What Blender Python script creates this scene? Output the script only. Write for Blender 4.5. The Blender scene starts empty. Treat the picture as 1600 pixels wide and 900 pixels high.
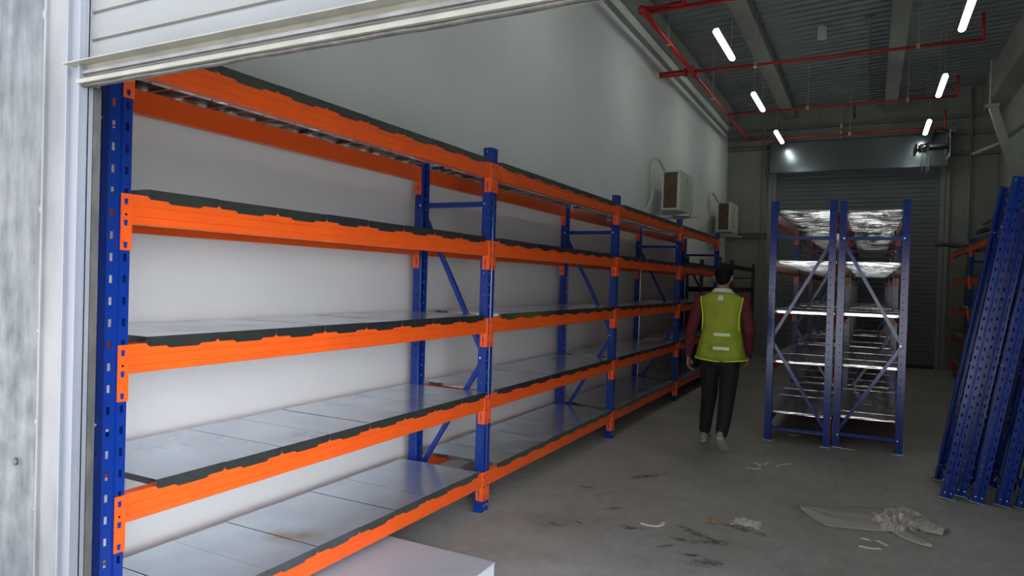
import bpy, math, random
from mathutils import Vector, Matrix
random.seed(7)
sc = bpy.context.scene
C = sc.collection

# ------------------------------------------------------------------ camera
F_PX, YAW, PITCH, ROLL, CAM_H = 1075.70, 0.4793, -0.0123, 0.0290, 1.5416
def make_camera():
    cd = bpy.data.cameras.new('camera'); co = bpy.data.objects.new('camera', cd); C.objects.link(co)
    cy, sy, cp, sp = math.cos(YAW), math.sin(YAW), math.cos(PITCH), math.sin(PITCH)
    Fw = Vector((-sy*cp, cy*cp, sp)); R = Vector((cy, sy, 0)); U = R.cross(Fw)
    cr, sr = math.cos(ROLL), math.sin(ROLL)
    R2 = cr*R + sr*U; U2 = -sr*R + cr*U
    m = Matrix((R2, U2, -Fw)).transposed().to_4x4(); m.translation = (0, 0, CAM_H)
    co.matrix_world = m
    cd.sensor_fit = 'HORIZONTAL'; cd.sensor_width = 36; cd.lens = F_PX*36/1600
    cd.clip_start = .05; cd.clip_end = 200
    sc.camera = co
make_camera()

# ------------------------------------------------------------------ light and exposure
SKY_STRENGTH = 2.4
HAZE_GLOW = 9.0
SUN_STRENGTH = 16.0
LAMP_STRENGTH = 11.0
sc.view_settings.view_transform = 'Standard'
sc.view_settings.look = 'None'
sc.view_settings.gamma = 1
sc.view_settings.exposure = 0.44
sc.view_settings.use_curve_mapping = False
w = bpy.data.worlds.new('sky'); sc.world = w; w.use_nodes = True
nt = w.node_tree; nt.nodes.clear()
bg = nt.nodes.new('ShaderNodeBackground'); wo = nt.nodes.new('ShaderNodeOutputWorld')
tc = nt.nodes.new('ShaderNodeTexCoord'); sx = nt.nodes.new('ShaderNodeSeparateXYZ'); rp = nt.nodes.new('ShaderNodeValToRGB')
nt.links.new(tc.outputs['Generated'], sx.inputs[0]); nt.links.new(sx.outputs['Z'], rp.inputs[0])
rp.color_ramp.elements[0].position = 0.0; rp.color_ramp.elements[0].color = (1.0, .97, .93, 1)
rp.color_ramp.elements[1].position = .8; rp.color_ramp.elements[1].color = (.42, .60, .95, 1)
nt.links.new(rp.outputs[0], bg.inputs[0]); bg.inputs[1].default_value = SKY_STRENGTH
# broad hazy glow low in the sky, to the right in front of the door
nrm = nt.nodes.new('ShaderNodeVectorMath'); nrm.operation = 'NORMALIZE'; nt.links.new(tc.outputs['Generated'], nrm.inputs[0])
dt = nt.nodes.new('ShaderNodeVectorMath'); dt.operation = 'DOT_PRODUCT'; nt.links.new(nrm.outputs[0], dt.inputs[0]); dt.inputs[1].default_value = Vector((.86, -.50, .12)).normalized()
gl = nt.nodes.new('ShaderNodeMapRange'); gl.interpolation_type = 'SMOOTHSTEP'; gl.inputs['From Min'].default_value = .70; gl.inputs['From Max'].default_value = 1.0
gl.inputs['To Max'].default_value = HAZE_GLOW; nt.links.new(dt.outputs['Value'], gl.inputs['Value'])
bg2 = nt.nodes.new('ShaderNodeBackground'); bg2.inputs[0].default_value = (.86, .93, 1, 1); nt.links.new(gl.outputs[0], bg2.inputs[1])
ad = nt.nodes.new('ShaderNodeAddShader'); nt.links.new(bg.outputs[0], ad.inputs[0]); nt.links.new(bg2.outputs[0], ad.inputs[1])
nt.links.new(ad.outputs[0], wo.inputs[0])
sl = bpy.data.lights.new('sun', 'SUN'); sl.energy = SUN_STRENGTH; sl.angle = math.radians(1.0); sl.color = (1, .97, .90)
so = bpy.data.objects.new('sun', sl); C.objects.link(so)
so.rotation_euler = Vector((.72, .12, .62)).to_track_quat('Z', 'Y').to_euler()   # grazing along the front, slightly from behind it

# ------------------------------------------------------------------ helpers
class MB:
    def __init__(s): s.v = []; s.f = []
    def add(s, vs, fs):
        n = len(s.v); s.v += [tuple(p) for p in vs]; s.f += [tuple(i+n for i in f) for f in fs]; return s
    def box(s, x0, x1, y0, y1, z0, z1, rz=0, c=None):
        vs = [(x, y, z) for z in (z0, z1) for (x, y) in ((x0, y0), (x1, y0), (x1, y1), (x0, y1))]
        if rz:
            cx, cy = c if c else ((x0+x1)/2, (y0+y1)/2); a, b = math.cos(rz), math.sin(rz)
            vs = [(cx+(x-cx)*a-(y-cy)*b, cy+(x-cx)*b+(y-cy)*a, z) for x, y, z in vs]
        return s.add(vs, [(0, 3, 2, 1), (4, 5, 6, 7), (0, 1, 5, 4), (1, 2, 6, 5), (2, 3, 7, 6), (3, 0, 4, 7)])
    def prism(s, poly, axis, a, b):
        """poly: 2D points, extruded along axis from a to b. axis x: (y,z); y: (x,z); z: (x,y)"""
        n = len(poly)
        def P(p, t): return {'x': (t, p[0], p[1]), 'y': (p[0], t, p[1]), 'z': (p[0], p[1], t)}[axis]
        vs = [P(p, a) for p in poly]+[P(p, b) for p in poly]
        fs = [tuple(range(n)), tuple(range(2*n-1, n-1, -1))]+[(i, i+n, (i+1) % n+n, (i+1) % n) for i in range(n)]
        return s.add(vs, fs)
    def loft(s, pts, rad, n=12, side=(1, 0, 0), cap=True, round_caps=False):
        pts = [Vector(p) for p in pts]; rad = [r if isinstance(r, (tuple, list)) else (r, r) for r in rad]
        if round_caps:
            for e in (0, -1):
                d = (pts[0]-pts[1]) if e == 0 else (pts[-1]-pts[-2])
                d.normalize(); r = rad[e]; m = min(r)
                a = [pts[e]+d*m*.6, pts[e]+d*m*.92]; b = [(r[0]*.8, r[1]*.8), (r[0]*.35, r[1]*.35)]
                if e == 0: pts = a[::-1]+pts; rad = b[::-1]+rad
                else: pts = pts+a; rad = rad+b
        side = Vector(side); vs = []
        for i, p in enumerate(pts):
            d = (pts[min(i+1, len(pts)-1)]-pts[max(i-1, 0)]).normalized()
            u = side-d*side.dot(d)
            if u.length < 1e-4: u = Vector((0, 1, 0))-d*d.y
            if u.length < 1e-4: u = Vector((0, 0, 1))-d*d.z
            u.normalize(); v = d.cross(u)
            for k in range(n):
                t = 2*math.pi*k/n
                vs.append(p+u*math.cos(t)*rad[i][0]+v*math.sin(t)*rad[i][1])
        fs = [(i*n+k, i*n+(k+1) % n, (i+1)*n+(k+1) % n, (i+1)*n+k) for i in range(len(pts)-1) for k in range(n)]
        if cap: fs += [tuple(range(n-1, -1, -1)), tuple((len(pts)-1)*n+k for k in range(n))]
        return s.add(vs, fs)
    def tube(s, pts, r, n=8, **k): return s.loft(pts, [r]*len(pts), n, **k)
    def ball(s, c, r, n=16, m=10):
        r = r if isinstance(r, (tuple, list)) else (r, r, r)
        vs = [(c[0], c[1], c[2]-r[2])]
        for j in range(1, m):
            a = -math.pi/2+math.pi*j/m
            for k in range(n):
                t = 2*math.pi*k/n; vs.append((c[0]+r[0]*math.cos(a)*math.cos(t), c[1]+r[1]*math.cos(a)*math.sin(t), c[2]+r[2]*math.sin(a)))
        vs.append((c[0], c[1], c[2]+r[2])); N = len(vs)-1
        fs = [(0, 1+(k+1) % n, 1+k) for k in range(n)]
        for j in range(m-2):
            for k in range(n): fs.append((1+j*n+k, 1+j*n+(k+1) % n, 1+(j+1)*n+(k+1) % n, 1+(j+1)*n+k))
        fs += [(N, 1+(m-2)*n+k, 1+(m-2)*n+(k+1) % n) for k in range(n)]
        return s.add(vs, fs)
    def mirror_x(s, c=0):
        s.v = [(2*c-x, y, z) for x, y, z in s.v]; s.f = [f[::-1] for f in s.f]; return s
    def mesh(s, name, mat, smooth=False):
        me = bpy.data.meshes.new(name); me.from_pydata(s.v, [], s.f); me.update()
        if mat: me.materials.append(mat)
        if smooth: me.polygons.foreach_set('use_smooth', [True]*len(me.polygons))
        return me
    def build(s, name, mat, parent=None, smooth=False, loc=None):
        return put(name, s.mesh(name, mat, smooth), parent, loc)
def put(name, me, parent=None, loc=None):
    o = bpy.data.objects.new(name, me); C.objects.link(o)
    if parent: o.parent = parent
    if loc: o.location = loc
    return o
def tag(o, label=None, cat=None, group=None, kind=None):
    if label: o['label'] = label
    if cat: o['category'] = cat
    if group: o['group'] = group
    if kind: o['kind'] = kind
    return o
def thing(name, label, cat, loc=(0, 0, 0), rz=0, group=None):
    o = bpy.data.objects.new(name, None); C.objects.link(o); o.empty_display_size = .1
    o.location = loc; o.rotation_euler = (0, 0, rz)
    return tag(o, label, cat, group)
def struct(o): o['kind'] = 'structure'; return o
def bevel(o, w=.004, seg=2):
    m = o.modifiers.new('bevel', 'BEVEL'); m.width = w; m.segments = seg; m.limit_method = 'ANGLE'; m.angle_limit = math.radians(40); return o

# ------------------------------------------------------------------ materials
def mat(name, col, rough=.5, metal=0, spec=.5, noise=None, bump=None, emit=None, coat=0, coords='Object', rough_noise=None):
    m = bpy.data.materials.new(name); m.use_nodes = True; t = m.node_tree; b = t.nodes['Principled BSDF']
    b.inputs['Base Color'].default_value = (*col, 1); b.inputs['Roughness'].default_value = rough
    b.inputs['Metallic'].default_value = metal; b.inputs['Specular IOR Level'].default_value = spec
    b.inputs['Coat Weight'].default_value = coat
    if emit: b.inputs['Emission Color'].default_value = (*emit[0], 1); b.inputs['Emission Strength'].default_value = emit[1]
    tcn = t.nodes.new('ShaderNodeTexCoord') if coords != 'Position' else t.nodes.new('ShaderNodeNewGeometry')
    def tex(scale, detail=4, stretch=(1, 1, 1), rough=.55):
        mp = t.nodes.new('ShaderNodeMapping'); mp.inputs['Scale'].default_value = stretch
        n = t.nodes.new('ShaderNodeTexNoise'); n.inputs['Scale'].default_value = scale; n.inputs['Detail'].default_value = detail; n.inputs['Roughness'].default_value = rough
        t.links.new(tcn.outputs[coords], mp.inputs[0]); t.links.new(mp.outputs[0], n.inputs['Vector']); return n
    if noise:   # (scale, colour2, lo, hi, stretch)
        n = tex(noise[0], 5, noise[4] if len(noise) > 4 else (1, 1, 1))
        r = t.nodes.new('ShaderNodeValToRGB'); r.color_ramp.elements[0].position = noise[2]; r.color_ramp.elements[1].position = noise[3]
        r.color_ramp.elements[0].color = (*col, 1); r.color_ramp.elements[1].color = (*noise[1], 1)
        t.links.new(n.outputs['Fac'], r.inputs[0]); t.links.new(r.outputs[0], b.inputs['Base Color'])
    if bump:    # (scale, strength, distance, stretch)
        n = tex(bump[0], 4, bump[3] if len(bump) > 3 else (1, 1, 1))
        bp = t.nodes.new('ShaderNodeBump'); bp.inputs['Strength'].default_value = bump[1]; bp.inputs['Distance'].default_value = bump[2]
        t.links.new(n.outputs['Fac'], bp.inputs['Height']); t.links.new(bp.outputs[0], b.inputs['Normal'])
    if rough_noise:  # (scale, lo, hi)
        n = tex(rough_noise[0]); mr = t.nodes.new('ShaderNodeMapRange'); mr.inputs['From Min'].default_value = .3; mr.inputs['From Max'].default_value = .7
        mr.inputs['To Min'].default_value = rough_noise[1]; mr.inputs['To Max'].default_value = rough_noise[2]
        t.links.new(n.outputs['Fac'], mr.inputs['Value']); t.links.new(mr.outputs[0], b.inputs['Roughness'])
    return m
M = {}
M['blue'] = mat('blue_powder_coat', (.004, .031, .235), .19, spec=.5, bump=(220, .08, .001))
M['orange'] = mat('orange_powder_coat', (.90, .115, .012), .33, spec=.5, bump=(220, .08, .001), noise=(6, (.82, .10, .012), .3, .7))
M['deck'] = mat('galvanised_deck', (.70, .78, .87), .17, metal=.62, bump=(3, .05, .003, (1, 2, 1)), noise=(4, (.60, .67, .76), .35, .7), rough_noise=(4, .12, .26), coords='Position')
def deck_stain(m, spots):
    t = m.node_tree; b = t.nodes['Principled BSDF']; src = b.inputs['Base Color'].links[0].from_socket
    g = t.nodes.new('ShaderNodeNewGeometry'); n = t.nodes.new('ShaderNodeTexNoise'); n.inputs['Scale'].default_value = 14; n.inputs['Detail'].default_value = 6
    t.links.new(g.outputs['Position'], n.inputs['Vector'])
    for (x, y, z, r) in spots:
        d = t.nodes.new('ShaderNodeVectorMath'); d.operation = 'DISTANCE'; t.links.new(g.outputs['Position'], d.inputs[0]); d.inputs[1].default_value = (x, y, z)
        f = t.nodes.new('ShaderNodeMapRange'); f.inputs['From Min'].default_value = r; f.inputs['From Max'].default_value = 0; f.inputs['To Max'].default_value = 1.3; t.links.new(d.outputs['Value'], f.inputs['Value'])
        k = t.nodes.new('ShaderNodeMath'); k.operation = 'MULTIPLY'; k.use_clamp = True; t.links.new(f.outputs[0], k.inputs[0]); t.links.new(n.outputs['Fac'], k.inputs[1])
        mx = t.nodes.new('ShaderNodeMix'); mx.data_type = 'RGBA'; t.links.new(k.outputs[0], mx.inputs[0]); t.links.new(src, mx.inputs[6]); mx.inputs[7].default_value = (.42, .30, .16, 1); src = mx.outputs[2]
    t.links.new(src, b.inputs['Base Color'])
deck_stain(M['deck'], [(-2.36, 2.44, .29, .13), (-2.45, 2.40, .29, .10), (-2.40, 3.4, .80, .07)])
M['deck_lip'] = mat('galvanised_lip_dark_reflection', (.21, .235, .23), .18, metal=.92, noise=(8, (.29, .32, .305), .4, .7))  # same galvanised metal; the dark room's reflection is put into the colour
M['deck_under'] = mat('galvanised_underside', (.74, .74, .70), .16, metal=.95, bump=(5, .6, .012, (.15, 3.4, 6)), noise=(5, (.50, .50, .46), .40, .62, (.2, 4, 9)), coords='Position')
M['deck_side'] = mat('galvanised_side_lip', (.78, .77, .72), .14, metal=.95, bump=(4, .5, .01, (1, .3, 8)), noise=(6, (.42, .42, .39), .40, .6, (.5, 5, 3)), coords='Position')
M['zinc'] = mat('zinc', (.75, .75, .74), .3, metal=.9)
M['dark_hole'] = mat('dark_slot', (.01, .01, .012), .7)
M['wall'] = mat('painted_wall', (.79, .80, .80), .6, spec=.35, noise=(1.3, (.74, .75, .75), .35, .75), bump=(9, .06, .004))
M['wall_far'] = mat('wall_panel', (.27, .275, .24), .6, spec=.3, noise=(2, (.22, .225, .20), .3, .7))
M['steel_grey'] = mat('grey_steel_paint', (.27, .27, .24), .5, noise=(4, (.22, .22, .2), .3, .7))
M['girt'] = mat('grey_girt', (.16, .17, .17), .5, metal=.2)
M['deckroof'] = mat('roof_deck', (.175, .19, .19), .45, metal=.3, noise=(3, (.14, .152, .152), .3, .7))
M['red'] = mat('red_pipe_paint', (.42, .018, .018), .32)
M['slat'] = mat('shutter_slat_grey', (.19, .20, .21), .55, metal=0, spec=.25, noise=(1.2, (.16, .165, .175), .3, .7, (1, 1, 6)))
M['hood'] = mat('galvanised_hood', (.22, .25, .27), .19, metal=.8, bump=(2, .08, .006))
M['white_plastic'] = mat('cream_plastic', (.62, .62, .55), .45, noise=(5, (.52, .52, .46), .3, .7))
M['grille'] = mat('brown_coil_fins', (.16, .10, .055), .6, noise=(40, (.09, .055, .03), .35, .65, (.2, .2, 1)))
M['lens'] = mat('lit_diffuser', (.9, .9, .9), .4, emit=((.93, 1.0, .93), LAMP_STRENGTH))
M['black'] = mat('black_plastic', (.012, .012, .014), .45)
M['rubber'] = mat('black_rubber', (.035, .033, .03), .6, noise=(30, (.07, .065, .055), .4, .7, (1, 1, .3)))
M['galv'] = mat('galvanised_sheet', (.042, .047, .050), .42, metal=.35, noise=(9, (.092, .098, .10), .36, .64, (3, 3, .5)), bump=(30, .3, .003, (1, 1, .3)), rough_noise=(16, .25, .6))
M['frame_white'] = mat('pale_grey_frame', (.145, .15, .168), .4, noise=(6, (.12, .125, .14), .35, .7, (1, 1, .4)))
M['angle'] = mat('weathered_angle', (.15, .147, .143), .42, metal=.2, noise=(9, (.095, .093, .092), .4, .65, (1, 1, .3)))
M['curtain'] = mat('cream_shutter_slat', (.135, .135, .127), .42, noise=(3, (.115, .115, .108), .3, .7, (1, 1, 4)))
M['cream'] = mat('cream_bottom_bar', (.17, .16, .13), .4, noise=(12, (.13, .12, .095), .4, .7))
M['old_rack'] = mat('old_brown_rack', (.055, .022, .015), .5, noise=(9, (.035, .015, .011), .3, .7))
M['foam'] = mat('white_board', (.52, .53, .58), .5, noise=(2.5, (.46, .47, .52), .45, .6))
M['foam_side'] = mat('white_board_side', (.70, .72, .76), .5)
M['skin'] = mat('skin', (.30, .16, .10), .5)
M['hair'] = mat('black_hair', (.006, .0055, .0055), .75, spec=.15, bump=(120, .5, .004))
M['shirt'] = mat('crimson_sleeves', (.12, .008, .017), .8, noise=(16, (.085, .006, .012), .3, .7))
M['collar'] = mat('white_collar', (.62, .60, .60), .7)
M['trousers'] = mat('black_trousers', (.0075, .0075, .0085), .8, bump=(9, .4, .02))
M['vest'] = mat('lime_mesh_vest', (.29, .35, .022), .75, noise=(7, (.16, .19, .02), .45, .8), bump=(260, .3, .002))
M['vest_trim'] = mat('bright_lime_trim', (.52, .85, .03), .6)
M['reflective'] = mat('reflective_tape', (.55, .78, .42), .35)
M['shoe'] = mat('grey_shoe', (.33, .33, .29), .6, noise=(20, (.26, .26, .23), .35, .7))
M['sole'] = mat('shoe_sole', (.42, .42, .37), .7)
M['strip'] = mat('pale_packing_strip', (.74, .72, .66), .5)
M['plastic_dark'] = mat('grey_wrapped_roll', (.075, .09, .10), .32, noise=(5, (.14, .16, .17), .5, .7), bump=(14, .6, .02))
M['tan'] = mat('tan_card', (.35, .20, .08), .7)
M['concrete_out'] = mat('outside_concrete', (.60, .59, .56), .85, noise=(.8, (.52, .51, .49), .35, .7))

def floor_material():
    m = bpy.data.materials.new('concrete_floor'); m.use_nodes = True; t = m.node_tree; b = t.nodes['Principled BSDF']
    tcn = t.nodes.new('ShaderNodeTexCoord')
    def noise(scale, detail, rough=.6, stretch=(1, 1, 1)):
        mp = t.nodes.new('ShaderNodeMapping'); mp.inputs['Scale'].default_value = stretch
        n = t.nodes.new('ShaderNodeTexNoise'); n.inputs['Scale'].default_value = scale; n.inputs['Detail'].default_value = detail; n.inputs['Roughness'].default_value = rough
        t.links.new(tcn.outputs['Object'], mp.inputs[0]); t.links.new(mp.outputs[0], n.inputs['Vector']); return n.outputs['Fac']
    def ramp(f, a, b_, ca, cb):
        r = t.nodes.new('ShaderNodeValToRGB'); r.color_ramp.elements[0].position = a; r.color_ramp.elements[1].position = b_
        r.color_ramp.elements[0].color = (*ca, 1); r.color_ramp.elements[1].color = (*cb, 1); t.links.new(f, r.inputs[0]); return r.outputs[0]
    def mix(a, b_, fac, mode='MIX'):
        n = t.nodes.new('ShaderNodeMix'); n.data_type = 'RGBA'; n.blend_type = mode
        if isinstance(fac, float): n.inputs[0].default_value = fac
        else: t.links.new(fac, n.inputs[0])
        t.links.new(a, n.inputs[6])
        if isinstance(b_, tuple): n.inputs[7].default_value = (*b_, 1)
        else: t.links.new(b_, n.inputs[7])
        return n.outputs[2]
    base = ramp(noise(1.1, 6), .32, .68, (.37, .365, .335), (.48, .475, .445))
    fine = ramp(noise(14, 6, .7, (1, .6, 1)), .3, .75, (.84, .84, .84), (1.1, 1.1, 1.09))
    c = mix(base, fine, 1.0, 'MULTIPLY')
    brown = ramp(noise(.9, 4, .6, (1, 1, 1)), .52, .68, (0, 0, 0), (.55, .55, .55))
    c = mix(c, (.25, .22, .175), brown)
    # dark scuff smears with a shape of their own: (x, y, rx, ry, turn)
    spots = [(-.80, 4.22, .10, .035, .5), (-1.02, 4.02, .05, .018, .9), (-.98, 4.17, .05, .02, .1), (-.87, 3.96, .05, .02, .3), (-1.53, 5.40, .16, .035, .95), (-.92, 4.33, .13, .03, -.5),
             (-1.72, 4.0, .05, .015, -.3), (-1.62, 4.12, .05, .01, -.4), (-1.30, 4.20, .06, .03, .2), (-.75, 3.9, .09, .05, .6), (-.66, 4.55, .12, .03, -.2), (-1.85, 4.85, .06, .015, .2), (-.2, 3.85, .10, .05, .4), (-1.5, 4.5, .06, .02, .8)]
    warp = noise(16, 4, .7); tot = None
    sxy = t.nodes.new('ShaderNodeSeparateXYZ'); t.links.new(tcn.outputs['Object'], sxy.inputs[0])
    def mth(op, a, b_=None):
        n = t.nodes.new('ShaderNodeMath'); n.operation = op
        for i, q in enumerate((a, b_)):
            if q is None: continue
            if isinstance(q, (int, float)): n.inputs[i].default_value = q
            else: t.links.new(q, n.inputs[i])
        return n.outputs[0]
    for (x, y, rx, ry, a) in spots:
        dx = mth('SUBTRACT', sxy.outputs[0], x); dy = mth('SUBTRACT', sxy.outputs[1], y)
        u = mth('ADD', mth('MULTIPLY', dx, math.cos(a)/rx), mth('MULTIPLY', dy, math.sin(a)/rx))
        v = mth('ADD', mth('MULTIPLY', dx, -math.sin(a)/ry), mth('MULTIPLY', dy, math.cos(a)/ry))
        d = mth('ADD', mth('MULTIPLY', u, u), mth('MULTIPLY', v, v))
        g = mth('EXPONENT', mth('MULTIPLY', d, -.35))
        tot = g if tot is None else mth('MAXIMUM', tot, g)
    msk = ramp(mth('MULTIPLY', tot, mth('POWER', mth('ADD', warp, .42), 3)), .35, .95, (0, 0, 0), (.85, .85, .85))
    c = mix(c, (.05, .05, .052), msk)
    scr = ramp(noise(3.2, 9, .8, (1, 1, 1)), .60, .72, (0, 0, 0), (.45, .45, .45))
    c = mix(c, (.14, .135, .125), scr)
    t.links.new(c, b.inputs['Base Color'])
    b.inputs['Roughness'].default_value = .62; b.inputs['Specular IOR Level'].default_value = .35
    bp = t.nodes.new('ShaderNodeBump'); bp.inputs['Strength'].default_value = .25; bp.inputs['Distance'].default_value = .004
    t.links.new(noise(30, 5, .7), bp.inputs['Height']); t.links.new(bp.outputs[0], b.inputs['Normal'])
    return m
M['floor'] = floor_material()
def sheet_material():
    m = mat('clear_plastic_film', (.66, .63, .55), .3, bump=(22, .7, .01, (1, 4, 1)))
    b = m.node_tree.nodes['Principled BSDF']; b.inputs['Alpha'].default_value = .58
    return m
M['film'] = sheet_material()

# ------------------------------------------------------------------ the building
XW, XR, YD, YF = -2.93, 2.12, 1.22, 16.0
def roof_z(x): return 5.47+.05*x
struct(MB().box(XW-.2, XR+.2, 1.0, YF+.2, -.2, 0).build('floor', M['floor']))
struct(MB().box(-30, 30, -40, 1.0, -.2, -.005).build('ground', M['concrete_out']))
struct(MB().box(XW-.2, XW, YD, YF+.2, 0, 6).build('wall_left', M['wall']))
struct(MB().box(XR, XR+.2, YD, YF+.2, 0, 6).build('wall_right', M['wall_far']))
mb = MB()   # far wall of vertical sandwich panels with shallow joints, open behind the far shutter
OX0, OX1, OZ = -1.93, 1.22, 4.2
def panels(x0, x1, z0, z1):
    x = x0
    while x < x1-.01:
        xe = min(x+.9, x1); mb.box(x+.006, xe-.006, YF, YF+.1, z0, z1); x = xe
panels(XW, OX0, 0, 6); panels(OX1, XR, 0, 6); panels(OX0, OX1, OZ, 6); mb.box(XW, XR, YF+.02, YF+.2, OZ, 6)
mb.box(XW, OX0, YF+.02, YF+.2, 0, OZ); mb.box(OX1, XR, YF+.02, YF+.2, 0, OZ)
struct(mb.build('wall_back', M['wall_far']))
mb = MB()   # front wall: piers and the wall above the raised shutter
mb.box(-12, -2.13, 1.09, YD+.02, 0, 6); mb.box(1.36, 12, 1.09, YD+.02, 0, 6); mb.box(-2.13, 1.36, 1.09, YD+.02, 2.75, 6)
struct(mb.build('wall_front', M['wall']))
mb = MB()   # corrugated steel roof deck, ribs running across the room
prof = []; y = 1.0
while y < YF+.2:
    prof += [(y, 0), (y+.07, 0), (y+.09, .05), (y+.18, .05)]; y += .2
vs = []
for x in (XW-.1, XR+.1):
    vs += [(x, p[0], roof_z(x)+p[1]) for p in prof]+[(x, p[0], roof_z(x)+p[1]+.05) for p in prof]
n = len(prof); fs = []
for i in range(n-1):
    fs.append((i, i+1, 2*n+i+1, 2*n+i)); fs.append((n+i, 3*n+i, 3*n+i+1, n+i+1))
fs += [(0, 2*n, 3*n, n), (n-1, 2*n-1, 4*n-1, 3*n-1)]
mb.add(vs, fs); struct(mb.build('ceiling', M['deckroof']))
# wall-top ledge line and steel
struct(MB().box(XW, XW+.02, YD, YF, 4.89, 4.97).build('trim_1', M['steel_grey']))
def beam(x0, x1, z0, y0, y1, name, label):
    top = roof_z(x0)-.004
    b = MB().box(x0, x1, y0, y1, z0, z0+.015).box(x0, x1, y0, y1, top-.015, top)
    c = (x0+x1)/2
    b.prism([(x0+.012, z0+.01), (x1-.012, z0+.01), (x1-.012, top), (x0+.012, top)], 'y', y0, y1)
    o = b.build(name, M['steel_grey']); return struct(o)
beam(XW+.02, -2.72, 5.12, YD+.02, YF, 'trim_2', '')
beam(-1.76, -1.52, 5.2, YD+.02, YF, 'trim_3', '')
beam(.14, .36, 5.18, YD+.02, YF, 'trim_4', '')
beam(1.80, XR-.002, 4.98, YD+.02, YF, 'trim_5', '')
# girts along the far wall
mb = MB()
for z0, z1, d in ((4.78, 4.86, .07), (4.55, 4.64, .1), (2.62, 2.72, .08)):
    mb.box(XW+.002, -2.06, YF-d, YF-.002, z0, z0+.02).box(XW+.002, -2.06, YF-.02, YF-.002, z0, z1).box(XW+.002, -2.06, YF-d, YF-.002, z1-.012, z1)
for z0, z1, d in ((4.95, 5.02, .07),):
    mb.box(XW+.002, XR-.002, YF-d, YF-.002, z0, z1)
struct(mb.build('trim_6', M['girt']))
mb = MB()
for z0, z1, d in ((4.22, 4.30, .1), (4.62, 4.72, .08)):
    mb.box(1.30, XR-.002, YF-d, YF-.002, z0, z1)
struct(mb.build('trim_7', M['girt']))
mb = MB().box(-2.03, -1.96, YF-.1, YF-.002, 0, 4.7).box(1.26, 1.33, YF-.1, YF-.002, 0, 4.7)
struct(mb.build('trim_8', M['steel_grey']))

# conduits and the brace: things on the far side
o = MB().tube([(-2.14, YF-.12, 5.3), (-2.14, YF-.12, 2.1)], .016).box(-2.17, -2.11, YF-.15, YF-.09, 4.93, 5.0).build('conduit_pipe', M['steel_grey'])
tag(o, 'thin vertical conduit on the far wall, left of the shutter', 'pipe')
o = MB().tube([(1.64, YF-.12, 5.5), (1.64, YF-.12, .1)], .028).build('drain_pipe', M['steel_grey'], smooth=True)
tag(o, 'tall grey vertical pipe on the far wall, right of the shutter', 'pipe')
br = thing('diagonal_brace', 'pale grey steel diagonal brace in the far right upper corner', 'brace', (1.53, 12.5, 4.35))
mb = MB(); a = Vector((1.55, 12.5, 4.35)); b = Vector((1.93, 12.5, 3.05))
dd = (b-a).normalized(); q = Vector((0, 1, 0)).cross(dd)
vs = [a+q*s*.055+Vector((0, t, 0)) for s in (-1, 1) for t in (-.05, .05)]+[b+q*s*.055+Vector((0, t, 0)) for s in (-1, 1) for t in (-.05, .05)]
mb.add([v-Vector((1.53, 12.5, 4.35)) for v in vs], [(0, 1, 3, 2), (4, 6, 7, 5), (0, 2, 6, 4), (1, 5, 7, 3), (0, 4, 5, 1), (2, 3, 7, 6)])
mb.build('brace_bar', M['steel_grey'], br)
MB().box(-.08, .10, -.06, .06, -.02, .03).box(.36, .59, -.06, .06, -1.36, -1.26).build('end_plate', M['steel_grey'], br)
MB().tube([(-.01, .02, .0), (-.01, .02, .70)], .018).build('hanger_rod', M['steel_grey'], br)
o = MB().tube([(1.33, 12.62, 3.66), (1.66, 12.62, 3.80), (2.10, 12.62, 4.20)], .03, 10).build('strut_pipe', M['steel_grey'], smooth=True)
tag(o, 'grey round strut crossing behind the diagonal brace', 'pipe')

# ------------------------------------------------------------------ far shutter
d1 = thing('door_1', None, None, (0, 0, 0)); struct(d1)
mb = MB(); z = .0
while z < 4.0:   # curved slats
    mb.prism([(YF-.046, z), (YF-.048, z+.001), (YF-.048, z+.070), (YF-.034, z+.074), (YF-.034, z+.088), (YF-.01, z+.088), (YF-.01, z)], 'x', -1.90, 1.19); z += .088
mb.build('shutter_curtain', M['slat'], d1)
MB().box(-1.955, -1.87, YF-.09, YF-.004, 0, 4.05).box(-1.90, -1.88, YF-.10, YF-.05, 0, 4.05).build('guide_rail', M['steel_grey'], d1)
MB().box(1.165, 1.25, YF-.09, YF-.004, 0, 4.05).box(1.17, 1.19, YF-.10, YF-.05, 0, 4.05).build('guide_rail', M['steel_grey'], d1)
MB().box(-1.90, 1.19, YF-.065, YF-.03, .0, .07).build('bottom_bar', M['black'], d1)
HY = 15.55
mb = MB().box(-1.99, 1.26, HY, HY+.012, 3.97, 4.60).box(-1.99, 1.26, HY, YF-.004, 4.59, 4.60).box(-1.99, 1.26, HY, HY+.06, 3.965, 3.975)
mb.box(-1.99, -1.98, HY, YF-.004, 3.97, 4.6).box(1.25, 1.26, HY, YF-.004, 3.97, 4.6)
mb.build('shutter_hood', M['hood'], d1)
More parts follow.
